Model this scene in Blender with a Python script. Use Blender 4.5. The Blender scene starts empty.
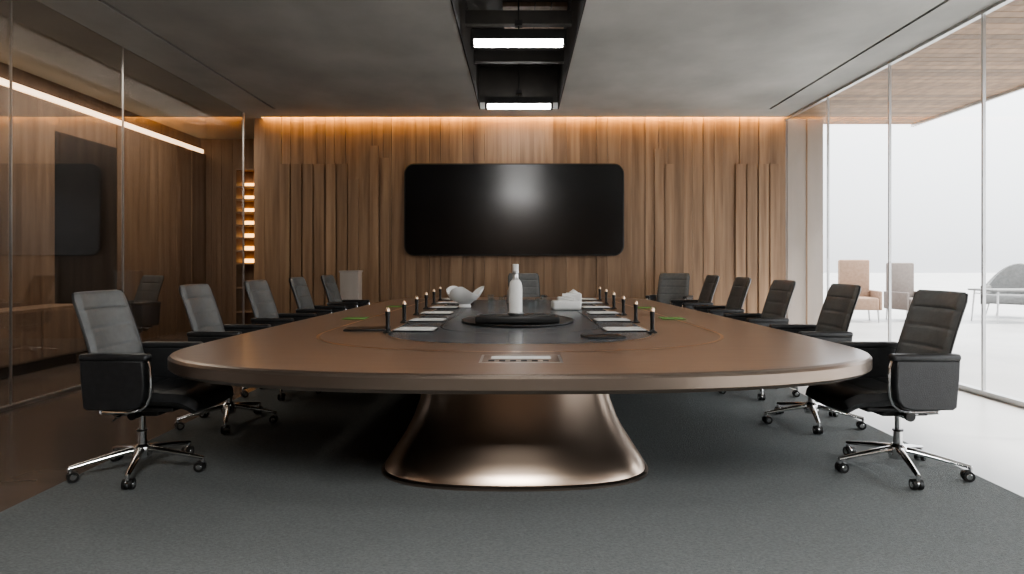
import bpy, bmesh, math, random
from mathutils import Vector, Matrix
random.seed(4)
PI=math.pi
scene=bpy.context.scene

# ------------------------------------------------------------------ materials
def new_mat(name):
    m=bpy.data.materials.new(name); m.use_nodes=True
    nt=m.node_tree; b=nt.nodes['Principled BSDF']
    return m,nt,b
def setp(b,**k):
    for n,v in k.items():
        n={'base':'Base Color','rough':'Roughness','metal':'Metallic','spec':'Specular IOR Level','coat':'Coat Weight','coatr':'Coat Roughness','em':'Emission Color','ems':'Emission Strength'}[n]
        if n in('Base Color','Emission Color') and len(v)==3: v=(*v,1)
        b.inputs[n].default_value=v
def noisemat(name,c1,c2,scale=(5,5,5),nscale=1.0,detail=5,rough=.5,metal=0,spec=.5,bump=0,bscale=None,coat=0,rvar=0,lo=.3,hi=.7,tint=False,coatr=.1):
    m,nt,b=new_mat(name)
    N=nt.nodes; L=nt.links
    tc=N.new('ShaderNodeTexCoord'); mp=N.new('ShaderNodeMapping'); mp.inputs['Scale'].default_value=scale
    L.new(tc.outputs['Object'],mp.inputs[0])
    nz=N.new('ShaderNodeTexNoise'); nz.inputs['Scale'].default_value=nscale; nz.inputs['Detail'].default_value=detail
    vec=mp.outputs[0]
    if tint:
        at=N.new('ShaderNodeAttribute'); at.attribute_name='tint'
        sc=N.new('ShaderNodeVectorMath'); sc.operation='SCALE'; sc.inputs['Scale'].default_value=37
        L.new(at.outputs['Color'],sc.inputs[0])
        ad=N.new('ShaderNodeVectorMath'); L.new(mp.outputs[0],ad.inputs[0]); L.new(sc.outputs[0],ad.inputs[1])
        vec=ad.outputs[0]
    L.new(vec,nz.inputs['Vector'])
    cr=N.new('ShaderNodeValToRGB'); e=cr.color_ramp.elements
    e[0].position=lo;e[1].position=hi; e[0].color=(*c1,1); e[1].color=(*c2,1)
    L.new(nz.outputs['Fac'],cr.inputs[0])
    out=cr.outputs[0]
    if tint:
        mx=N.new('ShaderNodeMix'); mx.data_type='RGBA'; mx.blend_type='MULTIPLY'; mx.inputs['Factor'].default_value=1
        L.new(out,mx.inputs[6]); L.new(at.outputs['Color'],mx.inputs[7]); out=mx.outputs[2]
    L.new(out,b.inputs['Base Color'])
    setp(b,rough=rough,metal=metal,spec=spec,coat=coat,coatr=coatr)
    if rvar:
        mr=N.new('ShaderNodeMapRange'); mr.inputs['To Min'].default_value=rough-rvar; mr.inputs['To Max'].default_value=rough+rvar
        L.new(nz.outputs['Fac'],mr.inputs[0]); L.new(mr.outputs[0],b.inputs['Roughness'])
    if bump:
        bp=N.new('ShaderNodeBump'); bp.inputs['Strength'].default_value=bump; bp.inputs['Distance'].default_value=.01
        if bscale:
            n2=N.new('ShaderNodeTexNoise'); n2.inputs['Scale'].default_value=bscale; n2.inputs['Detail'].default_value=3
            L.new(tc.outputs['Object'],n2.inputs['Vector']); L.new(n2.outputs['Fac'],bp.inputs['Height'])
        else: L.new(nz.outputs['Fac'],bp.inputs['Height'])
        L.new(bp.outputs[0],b.inputs['Normal'])
    return m
def emis(name,c,s):
    m,nt,b=new_mat(name); setp(b,base=(.8,.8,.8),em=c,ems=s); return m
def glass(name,tint=(1,1,1),f0=.03,rough=0.0):
    """thin architectural glass: Schlick mix, same from both sides"""
    m,nt,b=new_mat(name); N=nt.nodes;L=nt.links; N.remove(b)
    t=N.new('ShaderNodeBsdfTransparent'); t.inputs[0].default_value=(*tint,1)
    g=N.new('ShaderNodeBsdfGlossy'); g.inputs['Roughness'].default_value=rough
    lw=N.new('ShaderNodeLayerWeight'); lw.inputs['Blend'].default_value=.5
    p=N.new('ShaderNodeMath'); p.operation='POWER'; p.inputs[1].default_value=5; L.new(lw.outputs['Facing'],p.inputs[0])
    f=N.new('ShaderNodeMath'); f.operation='MULTIPLY_ADD'; f.inputs[1].default_value=1-f0; f.inputs[2].default_value=f0; L.new(p.outputs[0],f.inputs[0])
    mx=N.new('ShaderNodeMixShader'); L.new(f.outputs[0],mx.inputs[0]); L.new(t.outputs[0],mx.inputs[1]); L.new(g.outputs[0],mx.inputs[2])
    L.new(mx.outputs[0],N['Material Output'].inputs[0]); return m

M={}
M['wood']=noisemat('wood_panel',(.175,.102,.057),(.38,.25,.155),(12,12,.7),1.0,6,.45,tint=True,lo=.25,hi=.75,bump=.06)
M['wood_side']=noisemat('wood_side',(.19,.117,.072),(.33,.222,.148),(10,10,.6),1.0,6,.5,tint=True)
M['wood_soffit']=noisemat('wood_soffit',(.20,.115,.06),(.36,.225,.13),(9,.6,9),1.0,6,.55,tint=True)
M['concrete']=noisemat('concrete_ceiling',(.31,.313,.303),(.45,.453,.44),(1.1,.8,1),1.0,8,.75,bump=.05)
M['carpet']=noisemat('carpet_grey',(.155,.166,.165),(.225,.238,.236),(1.5,3,2),45.0,6,.95,spec=.15,bump=.8,bscale=160)
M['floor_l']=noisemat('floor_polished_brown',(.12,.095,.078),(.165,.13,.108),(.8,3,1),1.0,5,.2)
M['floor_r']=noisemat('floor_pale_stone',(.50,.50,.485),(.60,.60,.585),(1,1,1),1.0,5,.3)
M['terrace']=noisemat('terrace_stone',(.33,.325,.315),(.42,.415,.40),(1,1,1),.7,4,.4)
M['black']=noisemat('black_matte',(.008,.008,.008),(.014,.014,.014),rough=.6)
M['darkslot']=noisemat('dark_recess',(.02,.018,.016),(.035,.03,.026),rough=.6)
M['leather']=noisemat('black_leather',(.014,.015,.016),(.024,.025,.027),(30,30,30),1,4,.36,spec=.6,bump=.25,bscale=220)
M['leatherf']=noisemat('black_leather_front_sheen',(.095,.10,.099),(.12,.125,.123),(30,30,30),1,4,.38,spec=.7,bump=.2,bscale=220)  # black leather; the sheen of light on the fronts is lightened into the colour
M['chrome']=noisemat('chrome',(.62,.62,.62),(.72,.72,.72),rough=.12,metal=1)
M['plastic']=noisemat('black_plastic',(.012,.012,.012),(.02,.02,.02),rough=.35)
M['tabletop']=noisemat('table_veneer_bronze',(.205,.135,.095),(.245,.165,.120),(3,30,3),1,4,.28,spec=.55,coat=.15,coatr=.2)
M['tablerim']=noisemat('table_rim_metal',(.25,.20,.165),(.27,.22,.185),(3,3,3),1,4,.3,metal=.9)
M['inlay']=noisemat('table_inset_grey',(.095,.106,.118),(.115,.127,.14),(2,2,2),1,4,.25,spec=.5)
M['copper']=noisemat('copper_inlay',(.70,.52,.38),(.80,.62,.46),rough=.3,metal=1)
M['bronze']=noisemat('brushed_bronze_base',(.50,.39,.31),(.54,.43,.345),(2,2,2),1,3,.28,metal=1)
M['bronze_dark']=noisemat('bronze_foot',(.3,.25,.21),(.36,.3,.26),rough=.3,metal=1)
M['tv']=noisemat('tv_glass',(.004,.004,.0045),(.006,.006,.0065),rough=.17,spec=.6)
M['white']=noisemat('white_ceramic',(.74,.74,.72),(.8,.8,.78),rough=.3)
M['paper']=noisemat('paper_white',(.66,.66,.64),(.74,.74,.72),rough=.8)
M['green']=noisemat('green_mat',(.12,.24,.06),(.17,.32,.09),rough=.7)
M['silver']=noisemat('silver_satin',(.5,.5,.5),(.6,.6,.6),rough=.28,metal=1)
M['greyfab']=noisemat('pale_grey_fabric',(.14,.14,.135),(.18,.18,.175),(20,20,20),rough=.9)
M['tanfab']=noisemat('tan_fabric',(.26,.17,.12),(.32,.22,.16),(20,20,20),rough=.9)
M['brownfab']=noisemat('taupe_fabric',(.14,.12,.11),(.18,.155,.14),(20,20,20),rough=.9)
M['greypanel']=noisemat('grey_beige_panel',(.30,.27,.24),(.38,.34,.31),(3,3,.5),rough=.6)
M['frame']=noisemat('aluminium_frame',(.5,.5,.5),(.6,.6,.6),rough=.35,metal=1)
M['led']=emis('led_white',(1,.98,.95),28)
M['warm']=emis('led_warm',(1,.52,.13),46)
M['warm2']=emis('led_warm_cove',(1,.66,.38),4)
M['shelfglow']=emis('shelf_glow',(1,.50,.14),4)
M['glassR']=glass('window_glass')
M['glassL']=glass('partition_glass',(.86,.87,.88),.12,.015)
M['clear']=glass('clear_glass',(.9,.92,.92),.04)

# ------------------------------------------------------------------ builder
class B:
    def __init__(s,mats): s.bm=bmesh.new(); s.mats=mats; s.tint=s.bm.loops.layers.float_color.new('tint')
    def _mark(s,fs,mat,tint=1.0,smooth=False):
        i=s.mats.index(mat)
        for f in fs:
            f.material_index=i; f.smooth=smooth
            for l in f.loops: l[s.tint]=(tint,tint,tint,1)
    def box(s,x0,x1,y0,y1,z0,z1,mat,bevel=0,seg=3,tint=1.0,mtx=None):
        nv=[s.bm.verts.new((x,y,z)) for z in(z0,z1) for y in(y0,y1) for x in(x0,x1)]
        q=[(0,2,3,1),(4,5,7,6),(0,1,5,4),(2,6,7,3),(0,4,6,2),(1,3,7,5)]
        fs=[s.bm.faces.new([nv[i] for i in f]) for f in q]
        s._mark(fs,mat,tint,bevel>0)
        vs=nv
        if bevel:
            es=list({e for f in fs for e in f.edges})
            r=bmesh.ops.bevel(s.bm,geom=es,offset=bevel,segments=seg,affect='EDGES',profile=.5)
            fs=r['faces']; s._mark(fs,mat,tint,True)
            vs=set(v for v in r['verts'])
            for f in fs:
                for v in f.verts: vs.add(v)
            for v in list(vs):
                for f in v.link_faces:
                    s._mark([f],mat,tint,True)
            vs=list(vs)
        if mtx is not None:
            for v in vs: v.co=mtx@v.co
        return vs
    def cyl(s,p0,p1,r0,r1,mat,n=20,cap=True):
        p0=Vector(p0);p1=Vector(p1);d=(p1-p0).normalized()
        a=d.orthogonal().normalized(); b=d.cross(a)
        R=[]
        for p,r in((p0,r0),(p1,r1)):
            R.append([s.bm.verts.new(p+(a*math.cos(2*PI*i/n)+b*math.sin(2*PI*i/n))*r) for i in range(n)])
        fs=[s.bm.faces.new((R[0][i],R[0][(i+1)%n],R[1][(i+1)%n],R[1][i])) for i in range(n)]
        s._mark(fs,mat,1,True)
        if cap: s._mark([s.bm.faces.new(R[0][::-1]),s.bm.faces.new(R[1])],mat)
    def tube(s,pts,r,mat,n=8):
        pts=[Vector(p) for p in pts]; rings=[]
        a=None
        for i,p in enumerate(pts):
            d=(pts[min(i+1,len(pts)-1)]-pts[max(i-1,0)]).normalized()
            if a is None: a=d.orthogonal().normalized()
            a=(a-d*a.dot(d)).normalized(); b=d.cross(a)
            rings.append([s.bm.verts.new(p+(a*math.cos(2*PI*k/n)+b*math.sin(2*PI*k/n))*r) for k in range(n)])
        s.loft(rings,mat,cap=True)
    def loft(s,rings,mat,cap=False,smooth=True,capmat=None):
        fs=[]
        for A,C in zip(rings,rings[1:]):
            n=len(A)
            for i in range(n): fs.append(s.bm.faces.new((A[i],A[(i+1)%n],C[(i+1)%n],C[i])))
        s._mark(fs,mat,1,smooth)
        if cap:
            s._mark([s.bm.faces.new(rings[0][::-1]),s.bm.faces.new(rings[-1])],capmat or mat,1,False)
    def ring(s,pts): return [s.bm.verts.new(p) for p in pts]
    def lathe(s,prof,c,mat,n=32):
        rings=[s.ring([(c[0]+r*math.cos(2*PI*i/n),c[1]+r*math.sin(2*PI*i/n),c[2]+z) for i in range(n)]) for r,z in prof]
        s.loft(rings,mat,cap=True)
    def pad(s,f,nu,nv,th,mat,matb=None):
        F=[];K=[]
        for j in range(nv+1):
            a=[];b=[]
            for i in range(nu+1):
                u=-1+2*i/nu; v=j/nv
                p,nrm,puff=f(u,v)
                eu=(1-abs(u)**8)**.5 if abs(u)<1 else 0
                ev=(1-abs(2*v-1)**16)**.5 if 0<v<1 else 0
                e=min(eu,ev)
                a.append(s.bm.verts.new(p+nrm*(th*.5*e+puff*e))); b.append(s.bm.verts.new(p-nrm*th*.5*e))
            F.append(a);K.append(b)
        fs=[];kb=[]
        for j in range(nv):
            for i in range(nu):
                fs.append(s.bm.faces.new((F[j][i],F[j][i+1],F[j+1][i+1],F[j+1][i])))
                kb.append(s.bm.faces.new((K[j][i],K[j+1][i],K[j+1][i+1],K[j][i+1])))
        s._mark(fs,mat,1,True); s._mark(kb,matb or mat,1,True)
        bmesh.ops.remove_doubles(s.bm,verts=[v for r in F+K for v in r],dist=1e-5)
    def mesh(s,name,sharp=35):
        bmesh.ops.recalc_face_normals(s.bm,faces=s.bm.faces[:])
        for e in s.bm.edges:
            if len(e.link_faces)==2 and e.calc_face_angle(0)>math.radians(sharp): e.smooth=False
        me=bpy.data.meshes.new(name); s.bm.to_mesh(me); s.bm.free()
        for k in s.mats: me.materials.append(M[k])
        return me
    def obj(s,name,loc=(0,0,0),rz=0,sharp=35):
        o=bpy.data.objects.new(name,s.mesh(name,sharp)); o.location=loc; o.rotation_euler=(0,0,rz)
        scene.collection.objects.link(o); return o
def inst(name,me,loc,rz=0,sc=1):
    o=bpy.data.objects.new(name,me); o.location=loc; o.rotation_euler=(0,0,rz); o.scale=(sc,)*3
    scene.collection.objects.link(o); return o

XL,XR=-4.35,4.35; YB=11.15; H=3.6; YR=-3.0

# ------------------------------------------------------------------ floors
b=B(['floor_l','floor_r']); 
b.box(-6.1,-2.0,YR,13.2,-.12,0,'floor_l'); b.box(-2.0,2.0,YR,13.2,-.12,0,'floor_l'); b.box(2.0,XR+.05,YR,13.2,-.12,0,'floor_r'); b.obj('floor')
b=B(['carpet']); b.box(-2.58,2.66,YR+.05,YB-.1,0,.008,'carpet'); b.obj('carpet')
b=B(['terrace']); b.box(XR+.05,60,-40,80,-.14,-.02,'terrace'); b.obj('terrace_ground')

# ------------------------------------------------------------------ back wall: vertical timber boards
b=B(['wood','black'])
b.box(XL,XR,YB,YB+.15,0,4.0,'wood',tint=.6)
x=XL
while x<XR-.01:
    w=random.choice([.14,.18,.22,.27]); w=min(w,XR-x)
    if XR-x-w<.06: w=XR-x
    d=random.choice([.018,.022,.03,.036])
    b.box(x+.002,x+w-.002,YB-d,YB-.001,0,4.0,'wood',tint=random.uniform(.8,1.06))
    x+=w
def slats(x0,x1,w,gap,tops,dep=.06):
    x=x0;i=0
    while x+w<=x1+.001:
        b.box(x,x+w,YB-dep,YB-.037,0,tops[i%len(tops)],'wood',bevel=0,tint=random.uniform(.82,1.06)); x+=w+gap;i+=1
slats(-3.92,-3.0,.16,.028,[2.85])
slats(-2.98,-2.62,.16,.02,[2.85,2.6],.065)
slats(-2.45,-2.1,.14,.03,[3.15,2.95],.055)
slats(3.52,4.32,.16,.028,[2.85])
slats(2.2,2.6,.14,.03,[3.1,2.85],.055)
b.obj('wall_back')

# ------------------------------------------------------------------ ceiling
b=B(['concrete','darkslot','black','wood_side'])
YC=11.02
for x0,x1 in((XL-.05,-3.79),(-3.75,-.62),(.59,3.82),(3.86,XR+.04)):
    b.box(x0,x1,YR,10.45,H,H+.10,'concrete')
b.box(XL-.05,XR+.04,10.45,YC,H,H+.10,'concrete')
b.box(-3.9,-3.6,YR,10.5,H+.1,H+.14,'black'); b.box(3.7,4.0,YR,10.5,H+.1,H+.14,'black')
b.box(-.68,-.62,YR,10.5,H+.1,4.25,'darkslot'); b.box(.59,.65,YR,10.5,H+.1,4.25,'darkslot')
b.box(-.68,.65,10.45,10.51,H+.1,4.25,'darkslot'); b.box(-.68,.65,YR,10.51,4.25,4.3,'darkslot')
b.box(-.625,-.612,YR,10.45,H-.004,H+.1,'black'); b.box(.582,.595,YR,10.45,H-.004,H+.1,'black')
for yy in [1.4,2.85,4.3,5.75,7.2,8.65]:
    b.box(-.62,.59,yy+.5,yy+.62,3.95,4.1,'darkslot')
for k in range(4): b.box(-.2+k*.19,-.02+k*.19,7.85,9.1,4.20,4.25,'wood_side',tint=.9+.05*k)
b.box(XL,XR,10.8,YB+.15,4.0,4.05,'concrete')
b.obj('ceiling')
b=B(['warm']); b.box(XL+.05,XR-.05,YC+.002,YC+.022,H+.035,H+.075,'warm'); b.obj('cove_light_strip')

# ------------------------------------------------------------------ ceiling light fixtures
b=B(['led','black','silver'])
b.box(-.465,.465,-.05,.05,-.085,-.025,'led',bevel=.005)
b.box(-.50,.50,-.06,.06,-.025,.075,'black'); b.box(-.50,-.468,-.06,.06,-.095,-.025,'black'); b.box(.468,.50,-.06,.06,-.095,-.025,'black')
b.box(-.50,.50,-.062,-.05,-.097,-.088,'black')
b.cyl((0,0,.07),(0,0,.64),.008,.008,'black',8)
b.box(-.04,.04,-.04,.04,.12,.18,'black')
for k in range(1,20):
    xx=-.465+.93*k/20; b.box(xx-.004,xx+.004,-.054,-.0495,-.08,-.03,'silver')
lm=b.mesh('pendant_light_bar')
for i,y in enumerate([10.05,7.15,4.25,1.35]):
    inst('pendant_light_bar'if i==0 else 'pendant_light_bar.%03d'%i,lm,(-.015,y,H+.005))

# ------------------------------------------------------------------ right glazing
b=B(['glassR','frame'])
ys=[YR]+[-1.7,-.1,1.5,3.1,4.7,6.38,8.0,9.6,YB]
b.box(XR-.006,XR+.006,YR,YB,.05,H,'glassR')
for y in ys[1:-1]: b.box(XR-.015,XR+.015,y-.010,y+.010,.05,H,'frame')
b.box(XR-.04,XR+.04,YR,YB,0,.05,'frame'); b.box(XR-.03,XR+.03,YR,YB,H-.03,H,'frame')
b.obj('window_1')
b=B(['greypanel','wood']); b.box(XR+.05,4.98,YB+.02,YB+.15,-.02,H,'greypanel')
b.box(4.7,4.72,YB+.01,YB+.02,-.02,H,'wood',tint=.8); b.obj('wall_exterior')
b=B(['wood_soffit','frame'])
y=YR
while y<YB+.5:
    b.box(XR+.06,6.75,y,y+.15,H+.02,H+.12,'wood_soffit',tint=random.uniform(.6,1.1)); y+=.16
b.box(6.75,6.80,YR,YB+.6,H-.02,H+.2,'frame')
b.obj('soffit')

# ------------------------------------------------------------------ left glazing
b=B(['glassL','frame'])
b.box(XL-.006,XL+.006,YR,10.7,.03,H,'glassL')
for y in [-.9,1.9,3.1,5.81,7.45]: b.box(XL-.010,XL+.010,y-.004,y+.004,.03,H,'frame')
b.box(XL-.012,XL+.012,10.69,10.71,0,H,'frame')
b.box(XL-.03,XL+.03,YR,10.7,0,.03,'frame')
b.obj('window_2')

# ------------------------------------------------------------------ side room
XS=-6.0
b=B(['wood_side','black','warm2'])
y=YR
while y<13:
    w=random.choice([.3,.45,.6,.25]); w=min(w,13-y+.001)
    if not(8.6<y+w/2<10.3):
        b.box(XS-.1,XS-random.choice([0,.01,.02]),y+.003,y+w-.003,0,3.3,'wood_side',tint=random.uniform(.75,1.1))
    y+=w
b.box(XS-.2,XS-.1,YR,13.1,0,H+.1,'wood_side',tint=.5)
b.box(XS-.1,XS-.02,8.8,10.3,0.02,2.95,'black'); b.box(XS-.1,XS-.03,8.4,10.5,2.95,3.3,'wood_side',tint=.9)
b.obj('wall_left')
b=B(['warm2']); b.box(XS-.04,XS+.0,YR+.1,12.9,3.31,3.38,'warm2'); b.obj('cove_light_strip.001')
b=B(['wood_side'])
x=XS-.1
while x<-4.36:
    w=.2; b.box(x,x+w-.006,13,13.1,0,H+.1,'wood_side',tint=random.uniform(.75,1.1)); x+=w
b.box(-4.3,-4.2,YB+.15,13.1,0,H+.1,'wood_side',tint=.9)
b.box(XS-.2,-4.2,13.1,13.2,0,H+.1,'wood_side',tint=.4)
b.obj('wall_left_end')
b=B(['concrete']); b.box(XS-.2,XL-.05,YR,13.1,H,H+.1,'concrete'); b.box(XL-.05,XR,YC+.2,13.1,4.0,4.1,'concrete'); b.box(XL-.05,-4.2,YC,13.1,H,H+.1,'concrete');b.obj('ceiling_side')
b=B(['wood_side','shelfglow'])
b.box(-5.34,-5.30,12.7,12.99,0,3.0,'wood_side'); b.box(-4.75,-4.71,12.7,12.99,0,3.0,'wood_side')
for z in [.3,.75,1.2,1.44,1.68,1.92,2.16,2.40,2.64,2.97]:
    b.box(-5.30,-4.75,12.7,12.99,z,z+.03,'wood_side')
    if 1.1<z<2.75: b.box(-5.28,-4.77,12.94,12.98,z+.035,z+.11,'shelfglow')
b.obj('lit_shelving_unit')
b=B(['wood_side','white','plastic'])
b.box(XS+.03,XS+.5,5.2,8.7,.12,.72,'wood_side',bevel=.01,tint=1.1)
for k in range(4): b.box(XS+.5,XS+.515,5.25+k*.86,5.25+k*.86+.82,.15,.69,'wood_side',tint=1.4)
b.box(XS+.08,XS+.45,5.3,8.5,0,.12,'plastic')
b.obj('credenza')

# ------------------------------------------------------------------ rear wall
b=B(['wood_side'])
b.box(-6.2,XR+.05,YR-.15,YR,0,H+.8,'wood_side',tint=.5)
b.obj('wall_rear')

# ------------------------------------------------------------------ TV
def rrect(x0,x1,z0,z1,r,y,n=10):
    P=[]
    for cx,cz,a0 in((x1-r,z1-r,0),(x0+r,z1-r,PI/2),(x0+r,z0+r,PI),(x1-r,z0+r,1.5*PI)):
        for k in range(n+1):
            a=a0+k*PI/2/n; P.append((cx+r*math.cos(a),y,cz+r*math.sin(a)))
    return P
b=B(['tv','plastic'])
x0,x1,z0,z1=-1.88,1.69,1.35,2.85
YT=YB-.07
rs=[b.ring(rrect(x0,x1,z0,z1,.17,YT)),b.ring(rrect(x0,x1,z0,z1,.17,YT-.045)),b.ring(rrect(x0+.006,x1-.006,z0+.006,z1-.006,.165,YT-.05)),b.ring(rrect(x0+.02,x1-.02,z0+.02,z1-.02,.15,YT-.05))]
b.loft(rs,'plastic',cap=False,smooth=False)
b._mark([b.bm.faces.new(rs[-1])],'tv'); b._mark([b.bm.faces.new(rs[0])],'plastic')
b.box(-.5,.4,YT,YB-.04,1.8,2.4,'plastic')
b.obj('wall_television')

# ------------------------------------------------------------------ conference table
def outline(af,ab,y0,bf,y1,bb,n=2.35,N=28):
    R=[];ya=y0+bf;yb=y1-bb
    for k in range(N+1):
        t=PI/2*k/N; c=math.sin(t)**(2/n); s_=math.cos(t)**(2/n) if k<N else 0
        R.append((af*c,ya-bf*s_))
    for k in range(1,12):
        f=k/12; R.append((af+(ab-af)*(f**1.2),ya+(yb-ya)*f))
    for k in range(N+1):
        t=PI/2*k/N; c=math.cos(t)**(2/n) if k<N else 0; s_=math.sin(t)**(2/n)
        R.append((ab*c,yb+bb*s_))
    Lf=[(-x,y) for x,y in R[1:-1]][::-1]
    return R+Lf
def tring(b,ins,z,base=(1.985,1.74,3.01,1.08,9.7,.7),n=2.45,cx=0):
    a,c,y0,bf,y1,bb=base
    return b.ring([(x+cx,y,z) for x,y in outline(a-ins,c-ins,y0+ins,bf-ins*.3,y1-ins,bb-ins*.3,n)])
b=B(['tabletop','tablerim','inlay','copper','bronze','bronze_dark','black','silver','paper'])
rings=[tring(b,.9,.63),tring(b,.45,.64),tring(b,.10,.650),tring(b,.02,.660),tring(b,.0,.680),tring(b,.0,.732),tring(b,.010,.744),tring(b,.03,.75)]
b.loft(rings[:3],'black'); b.loft(rings[2:],'tablerim')
b._mark([b.bm.faces.new(rings[0])],'black')
r2=tring(b,.09,.7505)
b.loft([rings[-1],r2],'tabletop',smooth=False)
b._mark([b.bm.faces.new(r2)],'tabletop')
def band(base,ins0,ins1,z,mat,n=2.35):
    A=tring(b,ins0,z,base,n);C=tring(b,ins1,z,base,n); b.loft([A,C],mat,smooth=False)
lb=(1.40,1.22,3.78,1.1,9.2,.7)
band(lb,0,.020,.7515,'copper')
ib=(.93,.85,4.12,.8,9.0,.6)
band(ib,-.014,0,.7518,'copper')
A=tring(b,0,.7516,ib);b._mark([b.bm.faces.new(A)],'inlay')
ib2=(.62,.55,4.75,.6,8.6,.5)
band(ib2,0,.01,.7522,'black')
b.box(-.205,.215,3.37,3.66,.7505,.7515,'silver'); b.box(-.19,.20,3.385,3.645,.7515,.7519,'tablerim')
b.box(-.15,.16,3.50,3.60,.7519,.7522,'paper'); 
for k in range(6): b.box(-.16+k*.055,-.13+k*.055,3.41,3.46,.7519,.7523,'black')
prof=[(0,.008),(.0,.022),(.012,.032)]
pb=(.80,.78,3.68,.48,8.3,.42)
R=[tring(b,i,z,pb,2.6,-.03) for i,z in prof]; b.loft(R,'bronze_dark',cap=False)
prof=[(.015,.032),(.022,.05),(.045,.09),(.08,.14),(.125,.21),(.17,.30),(.205,.40),(.228,.50),(.243,.60),(.25,.66)]
R=[tring(b,i,z,pb,2.6,-.03) for i,z in prof]; b.loft(R,'bronze',cap=False)
b.obj('conference_table',sharp=30)

# ------------------------------------------------------------------ office chair
b=B(['leather','leatherf','chrome','plastic'])
def backf(u,v):
    z=.43+.64*v
    y=-.115-.19*v+.03*math.sin(v*PI)*.5 + .04*u*u
    w=.245-.012*v
    if v>.93: w*=1-.10*((v-.93)/.07)**2
    if v<.07: w*=1-.10*((.07-v)/.07)**2
    nrm=Vector((-.16*u,1,.29)).normalized()
    seams=[.48,.66,.83]
    d=min(abs(v-s) for s in seams)
    puff=.003-.008*math.exp(-(d/.009)**2)
    return Vector((u*w,y,z)),nrm,puff
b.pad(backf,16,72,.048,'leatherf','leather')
fr=[]
for k in range(41):
    t=k/40
    if t<.4: v=.02+.96*(t/.4)*1.0; u=-1
    elif t<.6: v=.985; u=-1+2*(t-.4)/.2
    else: v=.985-.96*((t-.6)/.4); u=1
    p,nn,_=backf(max(-1,min(1,u)),min(max(v,0),1)); fr.append(p-nn*.004)
b.tube(fr,.007,'plastic',6)
def seatf(u,v):
    y=-.15+.60*v
    z=.462+.012*math.cos(v*3)-(.05*((v-.8)/.2)**2 if v>.8 else 0)+.012*u*u
    w=.255
    if v>.9: w*=1-.07*((v-.9)/.1)**2
    nrm=Vector((0,(.5*((v-.8)/.2) if v>.8 else 0),1)).normalized()
    d=min(abs(v-.33),abs(v-.66)); puff=.008-.010*math.exp(-(d/.012)**2)
    return Vector((u*w,y,z)),nrm,puff
b.pad(seatf,16,40,.085,'leather','leather')
b.box(-.20,.20,-.10,.30,.395,.425,'plastic',bevel=.01)
for sx in(-1,1):
    x=sx*.285
    pts=[(-.145,.44),(-.125,.425),(.11,.425),(.16,.44),(.19,.48),(.20,.56),(.195,.66),(.19,.70),(-.165,.70),(-.16,.60)]
    rr=[]
    for off,ins in((-.028,.012),(-.024,.003),(-.016,0),(.016,0),(.024,.003),(.028,.012)):
        cy=0;cz=.565
        rr.append(b.ring([(x+off,cy+(p-cy)*(1-ins*4),cz+(q-cz)*(1-ins*5)) for p,q in pts]))
    b.loft(rr,'leather',cap=True)
    b.box(x-.034,x+.034,-.17,.215,.695,.735,'leather',bevel=.016,seg=4)
    b.tube([(x,-.05,.414),(x,.09,.412),(x,.16,.424),(x,.20,.455),(x,.218,.50),(x,.223,.56),(x,.219,.66),(x,.208,.695)],.009,'chrome',8)
    b.tube([(x,-.06,.415),(x-sx*.05,-.04,.40),(sx*.12,0,.39)],.014,'chrome',8)
b.box(-.09,.09,-.13,.15,.345,.398,'plastic',bevel=.012)
b.box(-.11,.11,-.06,.06,.352,.385,'chrome',bevel=.01)
b.cyl((-.17,.04,.365),(-.10,.04,.365),.024,.024,'chrome',18); b.cyl((.10,.04,.365),(.17,.04,.365),.024,.024,'plastic',18)
b.cyl((-.19,.04,.365),(-.17,.04,.365),.028,.028,'plastic',18)
b.cyl((0,-.17,.36),(0,-.12,.37),.03,.03,'chrome',18)
b.tube([(.10,-.03,.37),(.20,-.03,.36),(.235,-.03,.35)],.006,'chrome',8)
b.cyl((0,0,.22),(0,0,.35),.017,.017,'chrome',20)
b.cyl((0,0,.12),(0,0,.24),.028,.024,'chrome',20)
b.cyl((0,0,.24),(0,0,.25),.03,.03,'plastic',20)
b.lathe([(.03,-.045),(.05,-.04),(.055,.0),(.05,.03),(.03,.045)],(0,0,.12),'chrome',24)
for k in range(5):
    a=2*PI*k/5+.35; c,s_=math.cos(a),math.sin(a)
    rings=[]
    for t in [0,.15,.4,.7,.92,1.0]:
        r=.03+.335*t; zc=.135-.055*t**1.2; w=.024*(1-.45*t); h=.020*(1-.45*t)
        ring=[]
        for q in range(10):
            an=2*PI*q/10; lx=math.cos(an)*w; lz=math.sin(an)*h
            ring.append((c*r-s_*lx,s_*r+c*lx,zc+lz))
        rings.append(b.ring(ring))
    b.loft(rings,'chrome',cap=True)
    R=.36; px,py=c*R,s_*R
    b.cyl((px,py,.055),(px,py,.085),.012,.010,'chrome',12)
    ca=a+random.uniform(-.9,.9)+PI/2; dx,dy=math.cos(ca),math.sin(ca)
    ox,oy=px-dy*.015,py+dx*.015
    for sg in(-1,1):
        b.cyl((ox+dx*sg*.008,oy+dy*sg*.008,.031),(ox+dx*sg*.027,oy+dy*sg*.027,.031),.031,.029,'plastic',20)
        b.cyl((ox+dx*sg*.0271,oy+dy*sg*.0271,.031),(ox+dx*sg*.029,oy+dy*sg*.029,.031),.017,.015,'chrome',16)
    b.cyl((ox-dx*.008,oy-dy*.008,.035),(ox+dx*.008,oy+dy*.008,.035),.024,.024,'chrome',16)
ch=b.mesh('office_chair',sharp=40)
n=0
def chair(x,y,rz,z=.008):
    global n
    inst('office_chair' if n==0 else 'office_chair.%03d'%n,ch,(x,y,z),rz); n+=1
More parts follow.
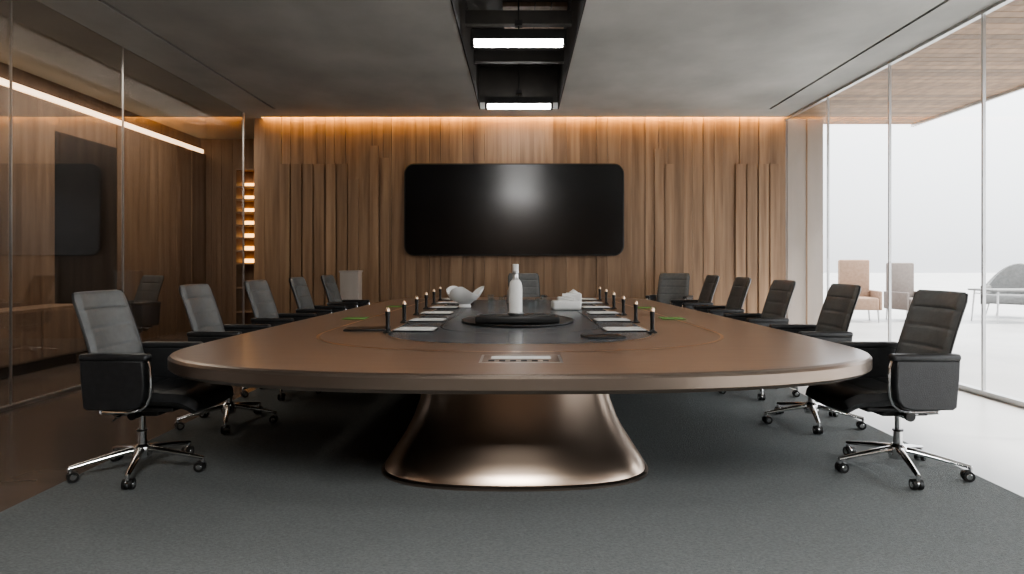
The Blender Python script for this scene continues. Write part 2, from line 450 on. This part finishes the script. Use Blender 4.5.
for i in range(5):
    y=4.04+1.20*i
    j=[0,.03,-.02,.02,0][i]
    chair(-2.245,y,-PI/2-.04+j)
    chair(2.245,y,PI/2+.04-j)
chair(.08,10.25,PI+.1); chair(2.28,10.35,PI-.5)
chair(-5.05,8.9,-.5+PI,0)

# ------------------------------------------------------------------ table things
ZT=.7525
b=B(['plastic','paper'])
b.box(-.11,.11,-.15,.15,0,.008,'plastic',bevel=.002); b.box(-.10,.10,-.14,.14,.008,.013,'paper'); b.box(-.08,.09,-.12,.12,.013,.016,'paper')
nb=b.mesh('notebook')
b=B(['plastic','copper'])
b.lathe([(.034,0),(.036,.006),(.022,.014),(.014,.025),(.014,.10),(.017,.13),(.017,.15)],(0,0,0),'plastic',16)
b.lathe([(.0172,.15),(.0172,.154),(.014,.172),(.005,.182)],(0,0,0),'copper',16)
pn=b.mesh('desk_pen')
k=0
for i in range(6):
    y=4.78+.80*i
    for sx in(-1,1):
        X=sx*(.93+.02*i)
        s='' if k==0 else '.%03d'%k
        inst('desk_pen'+s,pn,(X,y,ZT),0)
        inst('notebook'+s,nb,(X-sx*.17,y+.18,ZT),PI/2+sx*.05); k+=1
b=B(['plastic','silver']); b.box(-.13,.13,-.09,.09,0,.012,'plastic',bevel=.003); b.box(-.12,.12,-.08,.08,.012,.0125,'plastic')
b.obj('tablet',(.55,4.5,ZT),.2)
b=B(['plastic','paper']); b.box(-.16,.16,-.11,.11,0,.014,'plastic',bevel=.004); b.box(-.15,.15,-.1,.1,.014,.0145,'plastic')
b.obj('document_folder',(-1.12,5.0,ZT),.1)
b=B(['plastic'])
rs=[]
for sc,z in((.9,0),(1,.006),(1.0,.016),(.96,.018),(.93,.010)):
    rs.append(b.ring([(.47*sc*math.cos(2*PI*i/48),.62*sc*math.sin(2*PI*i/48),z) for i in range(48)]))
b.loft(rs,'plastic',cap=True)
b.obj('oval_platter',(-.02,5.75,ZT))
b=B(['plastic','black'])
b.box(-.33,.33,-.13,.13,0,.055,'plastic',bevel=.01); b.box(-.30,.30,-.10,.10,.0551,.058,'black')
b.obj('serving_tray',(-.02,5.42,ZT+.018))
b=B(['silver','white'])
b.lathe([(.058,0),(.062,.006),(.062,.02),(.055,.022)],(0,0,0),'silver')
b.lathe([(.054,.022),(.054,.20),(.052,.235),(.044,.262),(.030,.28)],(0,0,0),'white')
b.lathe([(.030,.28),(.022,.295),(.021,.33),(.026,.335),(.026,.35)],(0,0,0),'silver')
b.lathe([(.024,.35),(.024,.40),(.020,.405)],(0,0,0),'white')
b.obj('bottle',(-.035,5.42,ZT+.076))
b=B(['white'])
rs=[];n_=64
def wr(r,z,amp):
    return b.ring([((r+amp*.5*math.sin(5*t))*math.cos(t),(r+amp*.5*math.sin(5*t))*math.sin(t),z+amp*math.sin(3*t+.6)) for t in [2*PI*i/n_ for i in range(n_)]])
for r,z,a in((.06,0,0),(.07,.01,0),(.06,.04,0),(.10,.07,.005),(.16,.11,.02),(.19,.16,.035),(.195,.19,.045),(.183,.19,.045),(.15,.12,.02),(.09,.085,.005),(.03,.075,0)): rs.append(wr(r,z,a))
b.loft(rs,'white',cap=True); b.obj('sculptural_bowl',(-.60,7.4,ZT))
b=B(['white'])
b.box(-.15,.15,-.1,.1,0,.10,'white',bevel=.03,seg=4); b.box(-.09,.09,-.06,.06,.10,.135,'white',bevel=.015); b.box(-.04,.04,-.008,.008,.135,.17,'white',bevel=.006)
b.obj('tissue_box',(.48,7.1,ZT),.1)
b=B(['white']); b.box(-.09,.09,-.09,.09,0,.14,'white',bevel=.02,seg=4); b.lathe([(.05,.14),(.05,.15),(.02,.17),(.005,.18)],(0,0,0),'white',20); b.obj('ceramic_jar',(.62,7.9,ZT))
b=B(['clear'])
b.lathe([(.03,0),(.034,.005),(.038,.11),(.035,.11),(.031,.012),(.01,.01)],(0,0,0),'clear',24); gl=b.mesh('water_glass')
for i,(x,y) in enumerate([(-.3,7.2),(-.2,7.6),(.2,7.3),(-.35,8.1),(.28,8.0),(.12,6.6)]):
    inst('water_glass'if i==0 else'water_glass.%03d'%i,gl,(x,y,ZT))
b=B(['silver','white']); b.lathe([(.06,0),(.065,.01),(.06,.14),(.04,.19),(.038,.2)],(0,0,0),'silver',28); b.tube([(.055,0,.05),(.10,0,.06),(.11,0,.12),(.055,0,.15)],.007,'silver'); b.obj('coffee_pot',(-.1,8.3,ZT))
b=B(['green']); b.box(-.10,.10,-.11,.11,0,.004,'green',bevel=.0015)
gm=b.mesh('green_coaster')
for i,(x,y) in enumerate([(-1.45,6.0),(1.34,6.0),(1.36,7.4),(-1.38,7.6)]): inst('green_coaster'if i==0 else'green_coaster.%03d'%i,gm,(x,y,ZT))

b=B(['greypanel','frame']); b.box(-.14,.14,-.14,.14,.02,1.08,'greypanel',bevel=.01); b.box(-.15,.15,-.15,.15,1.08,1.11,'greypanel'); b.box(-.12,.12,-.12,.12,0,.02,'frame')
b.obj('display_pedestal',(-2.62,10.55,.008))

# ------------------------------------------------------------------ lounge furniture
def lounge(fab):
    b=B([fab,'frame'])
    b.box(-.36,.36,-.34,.36,.26,.44,fab,bevel=.05,seg=4)
    R=[]
    for k in range(17):
        a=PI*(k/16); x=.42*math.cos(a); y=-.05-.36*math.sin(a)
        top=.62+.42*math.sin(a)**1.5
        nx,ny=math.cos(a),-math.sin(a)
        R.append(b.ring([(x-nx*.04,y-ny*.04,.24),(x+nx*.04,y+ny*.04,.24),(x+nx*.07,y+ny*.07,top-.03),(x+nx*.04,y+ny*.04,top),(x-nx*.01,y-ny*.01,top-.02)]))
    b.loft(R,fab,cap=True)
    b.box(-.44,-.36,-.06,.32,.24,.60,fab,bevel=.02); b.box(.36,.44,-.06,.32,.24,.60,fab,bevel=.02)
    for sx in(-1,1):
        for y in(-.28,.28): b.cyl((sx*.30,y,.27),(sx*.36,y*1.1,0),.014,.010,'frame',10)
    return b.mesh('lounge_chair')
def boxchair(fab,w=.26):
    b=B([fab,'frame'])
    b.box(-w,w,-.05,.50,.22,.44,fab,bevel=.03)
    b.box(-w,w,-.20,-.04,.22,1.12,fab,bevel=.03)
    for sx in(-1,1):
        b.box(sx*(w+.03)-.03,sx*(w+.03)+.03,-.18,.48,.22,.56,fab,bevel=.02)
        for y in(-.14,.42): b.cyl((sx*w,y,.24),(sx*(w+.02),y,0),.018,.014,'frame',10)
    return b.mesh('high_back_armchair')
inst('high_back_armchair',boxchair('tanfab'),(7.30,14.8,-.02),PI-.2,1.18); inst('high_back_armchair.001',boxchair('brownfab'),(8.42,14.9,-.02),PI+.15,1.12)
inst('lounge_chair',lounge('greyfab'),(11.3,15.6,-.02),PI-.9,1.2)
b=B(['greyfab','frame']); b.box(-.8,.8,-.45,.45,.66,.70,'greyfab',bevel=.015)
for sx in(-1,1):
    for sy in(-1,1): b.cyl((sx*.70,sy*.36,.66),(sx*.74,sy*.40,0),.02,.015,'frame',10)
    b.cyl((sx*.70,-.36,.60),(sx*.70,.36,.60),.012,.012,'frame',8)
b.obj('terrace_table',(10.5,14.3,-.02))

# ------------------------------------------------------------------ light
# overcast sky: brighter towards the zenith
w=bpy.data.worlds.new('World'); scene.world=w; w.use_nodes=True
N=w.node_tree.nodes; L=w.node_tree.links
bg=N['Background']; bg.inputs[0].default_value=(.94,.97,1,1)
tc=N.new('ShaderNodeTexCoord'); sp=N.new('ShaderNodeSeparateXYZ'); L.new(tc.outputs['Generated'],sp.inputs[0])
mr=N.new('ShaderNodeMapRange'); mr.inputs['From Min'].default_value=0; mr.inputs['From Max'].default_value=.45; mr.inputs['To Min'].default_value=1.9; mr.inputs['To Max'].default_value=5.2
L.new(sp.outputs['Z'],mr.inputs[0]); L.new(mr.outputs[0],bg.inputs[1])
sl=bpy.data.lights.new('sun','SUN'); sl.energy=7.0; sl.angle=.08; sl.color=(1,.95,.88)
so=bpy.data.objects.new('sun',sl); scene.collection.objects.link(so)
d=Vector((-1,.12,-.95)); so.rotation_euler=d.to_track_quat('-Z','Y').to_euler()
def area(name,loc,sx,sy,e,col,rot=(0,0,0)):
    l=bpy.data.lights.new(name,'AREA'); l.shape='RECTANGLE'; l.size=sx; l.size_y=sy; l.energy=e; l.color=col
    o=bpy.data.objects.new(name,l); o.location=loc; o.rotation_euler=rot; scene.collection.objects.link(o)
area('added_rear_fill',(0,-1.2,3.58),1.0,2.2,280,(1,.99,.97))  # added fill behind the camera to brighten the foreground, not a real fixture
area('added_side_room_fill',(-5.2,8.5,3.57),.6,6,80,(1,.9,.78))  # added warm fill that lifts the side room, no such fixture there
try: scene.view_settings.look='AgX - Medium High Contrast'
except Exception as e: print('look',e)
scene.view_settings.exposure=.15

# ------------------------------------------------------------------ camera
cd=bpy.data.cameras.new('camera'); cam=bpy.data.objects.new('camera',cd); scene.collection.objects.link(cam)
cam.location=(0,0,1.25); cam.rotation_euler=(PI/2,0,0)
cd.lens=36*680/1024; cd.sensor_width=36; cd.shift_x=-8/1024; cd.shift_y=-25/1024; cd.clip_start=.05
scene.camera=cam
